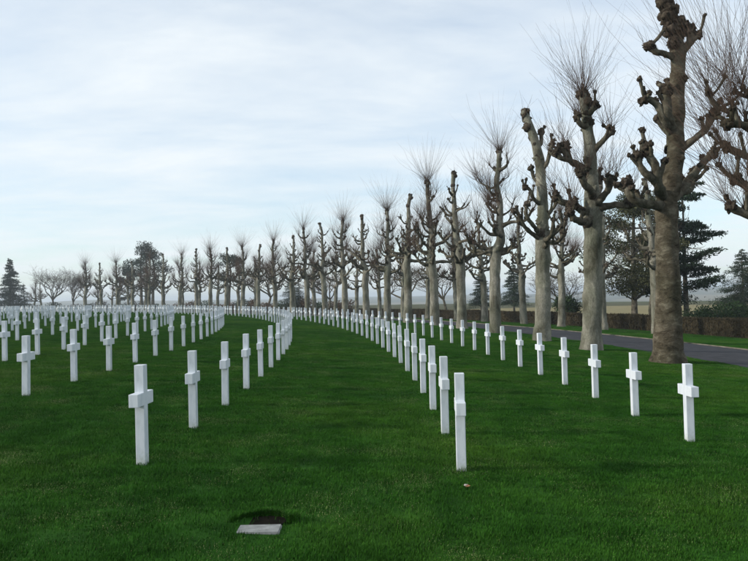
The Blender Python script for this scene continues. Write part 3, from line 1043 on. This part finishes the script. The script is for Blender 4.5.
def shrub(name, loc, h, w, seed, mat, label, n=3500, size=0.14, group=None, cat='shrub'):
    rg = random.Random(seed); gs = np.random.RandomState(seed)
    root = empty(name, loc)
    mb = MB()
    P, Dn = [], []
    for i in range(14):
        a = rg.uniform(0, 6.28); rr = w * 0.36 * math.sqrt(rg.random()); z = h * rg.uniform(0.25, 0.82) * (1 - 0.4 * (rr / (w * .5)) ** 2)
        c = Vector((math.cos(a) * rr, math.sin(a) * rr, z))
        mb.tube([Vector((c.x * .1, c.y * .1, -0.1)), c * .5, c], [.04, .03, .015], 5, 0, 0)
        k = n // 14
        o = gs.normal(0, 1, (k, 3)); o /= np.linalg.norm(o, axis=1)[:, None]; o *= (gs.uniform(0, 1, k) ** .4)[:, None]
        P.append(np.array(c)[None] + o * np.array([w * .2, w * .2, h * .2])[None]); Dn.append(o + gs.normal(0, .5, (k, 3)))
    link('stems', mb.mesh('shrub_stems', [M_limb]), root)
    V, Fc = cards(np.concatenate(P), np.concatenate(Dn), size, gs, 1.7)
    link('foliage', np_mesh('shrub_foliage', V, Fc, mat, smooth=False), root)
    tag(root, label, cat, group)
    return root


# clipped winter hedge behind the hedge-side row
gs = np.random.RandomState(3)
HU, HW, HH = 25.0, 0.8, 1.15
n = 120000
ha = gs.uniform(-0.05, 0.95, n) ** 1.0
hu = HU + gs.uniform(-HW / 2, HW / 2, n); hz = gs.uniform(0.02, HH, n)
face = gs.rand(n)
hu = np.where(face < 0.5, HU - HW / 2 + np.abs(gs.normal(0, 0.06, n)), hu)
hz = np.where(face > 0.72, HH - np.abs(gs.normal(0, 0.06, n)) + 0.05 * np.sin(ha * 90), hz)
hr = hu - CX
P = np.stack([CX + hr * np.cos(ha), CY + hr * np.sin(ha), np.array([zu(q) for q in hu]) + hz], 1)
hd = gs.normal(0, 0.32, (n, 3)) + np.array((0, 0, 1.0))
P[:, 2] -= 0.1
V, Fc = cards(P, hd, 0.19, gs, 4.5)
hedge = empty('hedge', (CX + (HU - CX) * math.cos(.2), CY + (HU - CX) * math.sin(.2), zu(HU)))
o = link('foliage', np_mesh('hedge_foliage', V - np.array(hedge.location)[None], Fc, M_hedge, smooth=False), hedge)
core = arc_strip('hedge_core', [(HU - .3, -.05), (HU - .28, HH - .12), (HU + .28, HH - .12), (HU + .3, -.05)], -0.05, 0.95, 0.02, M_hedge)
core.transform(Matrix.Translation(-hedge.location))
link('branch_core', core, hedge)
tag(hedge, 'long clipped brown winter hedge beyond the road and verge', 'hedge')

G = ground_at
conifer('cedar_tree', G(686, 64), 12.4, 6.6, 51, M_needle, 'dark layered conifer behind a plane trunk across the road', cedar=True, n_card=9000)
pine('pine_tree', G(634, 63), 11.6, 8.5, 52, M_needle_olive, 'olive brown pine with open crown beyond the hedge', 0.26, 46, 750, 0.19)
bare_tree('bare_tree', G(652, 72), 11.0, 8.0, 53, M_twig_brown, 'leafless brown tree tangled behind the olive pine')
conifer('spruce_tree', G(743, 78), 7.4, 5.6, 54, M_needle, 'small cone shaped conifer standing alone beyond the hedge', n_card=9000)
shrub('evergreen_bush', G(567, 72), 3.2, 3.0, 55, M_shrub, 'round dark evergreen bush beyond the hedge', size=.2)
for i, px in enumerate([697, 712, 727, 742, 757]):
    shrub('clipped_shrub', G(px, 56 + i * 0.4), 2.2, 3.0, 60 + i, M_shrub, 'low dark green shrub in the line behind the brown hedge', 2200, .15, 'green shrubs behind the hedge')
bare_tree('bare_tree', G(562, 84), 6.0, 5.5, 56, M_twig, 'small leafless tree beside the round evergreen bush')
conifer('spruce_tree', G(514, 120), 8.4, 5.0, 57, M_needle, 'dark conifer behind the hedge, seen past a pale plane trunk')
conifer('spruce_tree', G(481, 125), 7.6, 4.2, 58, M_needle, 'slim dark conifer behind the hedge beside a leafless spreading tree')
bare_tree('bare_tree', G(402, 118), 9.8, 10, 59, M_twig, 'broad leafless spreading tree beyond the hedge in mid avenue')
bare_tree('bare_tree', G(446, 112), 8.5, 8, 80, M_twig, 'leafless round tree beyond the hedge beside slim conifer')
conifer('spruce_tree', G(291, 150), 7.5, 6.0, 81, M_needle, 'low dark conifer at the far bend of the avenue', n_card=5000)
conifer('spruce_tree', G(299, 152), 6.4, 5.0, 82, M_needle, 'shorter dark conifer at the far bend of the avenue', n_card=4000)
bare_tree('bare_tree', G(270, 165), 13, 9, 83, M_twig_brown, 'brown leafless tree massed behind the avenue bend')
bare_tree('bare_tree', G(330, 140), 11, 9, 84, M_twig_brown, 'brown leafless tree behind the avenue before the bend')
pine('pine_tree', G(229, 185), 15.5, 8.5, 85, M_needle, 'dark pine rising just above the far avenue crowns', 0.42, 24, 240, .42)
pine('pine_tree', G(147, 225), 21.0, 13.0, 86, M_needle, 'tallest dark pine clump with several stems behind the far crosses', 0.32, 44, 260, .46, trunks=3)
pine('pine_tree', G(128, 232), 14.0, 7.5, 87, M_needle, 'lower dark pine beside the tallest pine clump', 0.3, 20, 220, .45)
bare_tree('bare_tree', G(54, 240), 16.5, 12, 88, M_twig, 'broad round leafless tree behind the far crosses, next to the short conifer', depth=7)
bare_tree('bare_tree', G(73, 246), 15.5, 10, 89, M_twig, 'leafless round tree behind the far crosses, between its twin and the pollards', depth=7)
conifer('spruce_tree', G(10, 225), 17.5, 9.0, 90, M_needle, 'tall pointed conifer behind the far crosses', n_card=8000)
conifer('spruce_tree', G(24, 228), 9.5, 6.0, 91, M_needle, 'short conifer beside the tall pointed conifer', n_card=4000)
conifer('spruce_tree', G(-6, 222), 11.5, 7.0, 92, M_needle, 'middle sized conifer on the other side of the tall pointed conifer', n_card=5000)
for i, px in enumerate(range(22, 160, 11)):
    shrub('far_bush', G(px, 236 + (i * 7) % 9), 2.6 + (i * 5 % 4) * 0.5, 6.0, 120 + i, M_twig if i % 3 else M_shrub, 'low bush in the far line behind the last crosses', 900, .4, 'bushes behind the last crosses')
for i, px in enumerate(range(165, 360, 13)):
    shrub('far_bush', G(px, 190 - (px - 165) * 0.28), 2.4 + (i * 5 % 4) * 0.4, 5.0, 140 + i, M_twig_brown if i % 3 else M_shrub, 'low bush in the line behind the avenue bend', 900, .32, 'bushes behind the avenue')

# ------------------------------------------------------------------ small things on the lawn
mk = at(259, 534.5, 5.62); mk = Vector((mk.x, 5.62, zg(mk.x, 5.62)))
MKW, MKD = 0.33, 0.26


def box_mesh(name, sx, sy, z0, z1, mat, bevel=0.008):
    import bmesh
    bm = bmesh.new()
    bmesh.ops.create_cube(bm, size=1.0)
    for v in bm.verts:
        v.co = Vector((v.co.x * sx, v.co.y * sy, z0 + (v.co.z + .5) * (z1 - z0)))
    bmesh.ops.bevel(bm, geom=list(bm.edges), offset=bevel, segments=2, affect='EDGES')
    me = bpy.data.meshes.new(name); bm.to_mesh(me); bm.free(); me.materials.append(mat)
    return me


mroot = empty('ground_marker', mk)
link('slab', box_mesh('marker_slab', MKW, 0.2, -0.05, 0.012, M_concrete), mroot).location = (0, 0, 0)
mb = MB()
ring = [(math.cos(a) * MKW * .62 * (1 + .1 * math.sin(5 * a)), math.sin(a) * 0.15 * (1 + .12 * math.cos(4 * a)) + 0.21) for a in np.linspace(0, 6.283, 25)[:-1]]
link('soil_shade_patch', np_mesh('soil_shade_patch', [(x, y, 0.005) for x, y in ring], [tuple(range(24))], M_soil_shade, smooth=False), mroot)  # flat soil patch, painted near-black for the shade of a hollow
tag(mroot, 'flat grey concrete marker sunk in the grass with soil painted shadow-dark behind', 'marker')

lp = at(466, 487.5, 7.0); lp = Vector((lp.x, 7.0, zg(lp.x, 7.0)))
mb = MB(); mb.blob((0, 0, 0.032), 0.019, 10, 0, 4.0, 0.5, (1.1, 0.8, 0.5))
o = link('pale_pebble', mb.mesh('pebble', [M_litter])); o.location = lp
tag(o, 'small pale pebble lying in the grass near the end cross', 'pebble')
o = link('dead_leaf', np_mesh('leaf', [(-.035, 0, .03), (0, -.03, .035), (.04, 0, .04), (0, .03, .05), (0.0, 0, .03)], [(0, 1, 4), (1, 2, 4), (2, 3, 4), (3, 0, 4)], M_leaf))
o.location = lp + Vector((0.012, -0.04, 0)); o.scale = (.7, .7, .9)
tag(o, 'reddish brown dead leaf beside the pale pebble', 'leaf')


# ------------------------------------------------------------------ lawn blades
def blades(n, rad, gs, hmin, hmax, wid, pos=None):
    if pos is None:
        a = gs.uniform(0, 2 * np.pi, n); r = rad * np.sqrt(gs.uniform(0, 1, n))
        pos = np.stack([r * np.cos(a), r * np.sin(a), np.zeros(n) - 0.004], 1)
    n = len(pos)
    az = gs.uniform(0, 2 * np.pi, n)
    dx = np.stack([np.cos(az), np.sin(az), np.zeros(n)], 1); sx = np.stack([-np.sin(az), np.cos(az), np.zeros(n)], 1)
    clump = 0.75 + 0.5 * np.array([noise.noise(Vector((p[0] * 6, p[1] * 6, 0.5))) for p in pos])
    hgt = (gs.uniform(hmin, hmax, n) * clump)[:, None]; lean = (gs.uniform(0.05, 0.9, n))[:, None]
    w = (gs.uniform(0.7, 1.3, n) * wid)[:, None]
    up = np.array([[0, 0, 1.0]])
    b0 = pos - sx * w; b1 = pos + sx * w
    m = pos + up * hgt * 0.6 + dx * hgt * lean * 0.35
    t = pos + up * hgt * (1 - 0.25 * lean) + dx * hgt * lean
    V = np.stack([b0, b1, m + sx * w * .8, m - sx * w * .8, t], 1).reshape(-1, 3)
    q = np.arange(n)[:, None] * 5
    Fc = np.concatenate([np.concatenate([q, q + 1, q + 2], 1), np.concatenate([q, q + 2, q + 3], 1), np.concatenate([q + 3, q + 2, q + 4], 1)])
    return V, Fc


gs = np.random.RandomState(77)
patch_objs = []
PR = 0.75
pc = bpy.data.collections.new('turf_patches')
for k in range(3):
    V, Fc = blades(5200, PR, gs, 0.025, 0.055, 0.0022)
    patch_objs.append(np_mesh('turf_patch', V, Fc, M_blade, smooth=False))

pts_, rots, idx = [], [], []
GX = 0.78
g2 = random.Random(9)
for iy in range(0, 174):
    for ix in range(-130, 130):
        x = (ix + g2.uniform(-.2, .2)) * GX; y = 2.2 + (iy + g2.uniform(-.2, .2)) * GX
        if abs(x) > 0.58 * y + 2.5:
            continue
        u = ru(x, y)
        if u > 26.0 or (ROAD0 - 0.45 < u < ROAD1 + 0.75):
            continue
        if (x - mk.x) ** 2 + (y - mk.y) ** 2 < 1.0:
            continue
        e = 0.05
        nrm = Vector((-(zg(x + e, y) - zg(x - e, y)) / (2 * e), -(zg(x, y + e) - zg(x, y - e)) / (2 * e), 1)).normalized()
        q = nrm.to_track_quat('Z', 'Y').to_matrix() @ Matrix.Rotation(g2.uniform(0, 6.28), 3, 'Z')
        eu = q.to_euler()
        pts_.append((x, y, zg(x, y))); rots.append(eu[:]); idx.append(g2.randrange(3))
pm = bpy.data.meshes.new('turf')
pm.from_pydata(pts_, [], [])
at_r = pm.attributes.new('rot', 'FLOAT_VECTOR', 'POINT'); at_r.data.foreach_set('vector', np.array(rots, dtype=np.float32).ravel())
at_i = pm.attributes.new('pick', 'INT', 'POINT'); at_i.data.foreach_set('value', np.array(idx, dtype=np.int32))
pm.materials.append(M_blade)
turf = link('turf', pm)
tag(turf, 'short green mown lawn around the crosses', 'grass', kind='stuff')

ng = bpy.data.node_groups.new('turf_nodes', 'GeometryNodeTree')
ng.interface.new_socket('Geometry', in_out='INPUT', socket_type='NodeSocketGeometry')
ng.interface.new_socket('Geometry', in_out='OUTPUT', socket_type='NodeSocketGeometry')
gi = ng.nodes.new('NodeGroupInput'); go = ng.nodes.new('NodeGroupOutput')
jn = ng.nodes.new('GeometryNodeJoinGeometry')
na = ng.nodes.new('GeometryNodeInputNamedAttribute'); na.data_type = 'FLOAT_VECTOR'; na.inputs['Name'].default_value = 'rot'
ni = ng.nodes.new('GeometryNodeInputNamedAttribute'); ni.data_type = 'INT'; ni.inputs['Name'].default_value = 'pick'
holders = []
for k, me in enumerate(patch_objs):
    # the patch meshes live in objects outside the scene collection
    ho = bpy.data.objects.new('turf_patch', me)
    ob = ng.nodes.new('GeometryNodeObjectInfo'); ob.inputs['Object'].default_value = ho
    cp = ng.nodes.new('FunctionNodeCompare'); cp.data_type = 'INT'; cp.operation = 'EQUAL'
    sk = [s_ for s_ in cp.inputs if s_.type == 'INT']
    ng.links.new(ni.outputs['Attribute'], sk[0]); sk[1].default_value = k
    ip = ng.nodes.new('GeometryNodeInstanceOnPoints')
    ng.links.new(gi.outputs[0], ip.inputs['Points'])
    ng.links.new(cp.outputs['Result'], ip.inputs['Selection'])
    ng.links.new(ob.outputs['Geometry'], ip.inputs['Instance'])
    ng.links.new(na.outputs['Attribute'], ip.inputs['Rotation'])
    ng.links.new(ip.outputs['Instances'], jn.inputs[0])
ng.links.new(jn.outputs[0], go.inputs[0])
md = turf.modifiers.new('turf', 'NODES'); md.node_group = ng

# longer blades the mower leaves against the nearest crosses and trunks
tf = []
for _, ri, a_, x, y in crosses[:70]:
    k = 110
    e = gs.uniform(-1, 1, (k, 2)); big = np.argmax(np.abs(e), 1)
    e[np.arange(k), big] = np.sign(e[np.arange(k), big])
    ca, sa = math.cos(a_ + math.pi / 2), math.sin(a_ + math.pi / 2)
    e *= STEM / 2 * gs.uniform(1.05, 1.75, (k, 1))
    tf.append(np.stack([x + e[:, 0] * ca - e[:, 1] * sa, y + e[:, 0] * sa + e[:, 1] * ca, np.full(k, zg(x, y) - .005)], 1))
for t_, rr_ in zip(near_trees, (0.62, 0.50, 0.46)):
    k = 900
    a_ = gs.uniform(0, 6.283, k); q_ = rr_ * gs.uniform(0.8, 1.25, k)
    X_ = t_.location.x + q_ * np.cos(a_); Y_ = t_.location.y + q_ * np.sin(a_)
    tf.append(np.stack([X_, Y_, np.array([zg(p_, r_) for p_, r_ in zip(X_, Y_)]) - .005], 1))
V, Fc = blades(0, 0, gs, 0.035, 0.078, 0.0018, np.concatenate(tf))
tag(link('edge_tufts', np_mesh('edge_tufts', V, Fc, M_blade, smooth=False)), 'longer grass left standing against crosses and trunks', 'grass', kind='stuff')

# grass round the sunk marker, leaving its bed open and the blades behind it longer
n = 16000
a = gs.uniform(0, 2 * np.pi, n); r = 1.15 * np.sqrt(gs.uniform(0, 1, n))
P = np.stack([r * np.cos(a), r * np.sin(a), np.zeros(n)], 1)
inside = ((np.abs(P[:, 0]) < MKW * .50) & (P[:, 1] > -0.10) & (P[:, 1] < 0.12)) | ((P[:, 0] / (MKW * .58)) ** 2 + ((P[:, 1] - .2) / .14) ** 2 < 1)
sparse = gs.uniform(0, 1, n) < 0.10
slab = (np.abs(P[:, 0]) < MKW * .49) & (np.abs(P[:, 1]) < 0.095)
P = P[(~inside) | (sparse & ~slab)]
P[:, 2] = [zg(mk.x + p[0], mk.y + p[1]) - mk.z - .003 for p in P]
V, Fc = blades(0, 0, gs, 0.028, 0.058, 0.0022, P)
n = 2600
a2 = gs.uniform(-0.25, math.pi + 0.25, n); q2 = 1 + np.abs(gs.normal(0, 0.22, n))
P2 = np.stack([MKW * .58 * q2 * np.cos(a2), 0.2 + 0.14 * q2 * np.sin(a2), np.zeros(n)], 1)
V2, F2 = blades(0, 0, gs, 0.06, 0.11, 0.0023, P2)
o = link('marker_turf', np_mesh('marker_turf', np.concatenate([V, V2]), np.concatenate([Fc, F2 + len(V)]), M_blade, smooth=False))
o.location = mk
tag(o, 'longer grass tufts round the sunk marker', 'grass', kind='stuff')

# ------------------------------------------------------------------ haze
me = bpy.data.meshes.new('haze')
X = 7600
zb, zt = -40.0, 32.0
me.from_pydata([(x, y, z) for z in (zb, zt) for y in (-X, X) for x in (-X, X)], [],
               [(0, 2, 3, 1), (4, 5, 7, 6), (0, 1, 5, 4), (2, 6, 7, 3), (0, 4, 6, 2), (1, 3, 7, 5)])
hm = bpy.data.materials.new('haze_air'); hm.use_nodes = True
ht = hm.node_tree
for q in list(ht.nodes):
    ht.nodes.remove(q)
ho_ = ht.nodes.new('ShaderNodeOutputMaterial'); hv = ht.nodes.new('ShaderNodeVolumePrincipled')
hv.inputs['Color'].default_value = (0.82, 0.91, 1.0, 1)
hv.inputs['Density'].default_value = 0.0004
hv.inputs['Anisotropy'].default_value = 0.2
ht.links.new(hv.outputs[0], ho_.inputs['Volume'])
me.materials.append(hm)
tag(link('haze', me), kind='stuff')
print('crosses', len(crosses), 'turf patches', len(pts_))
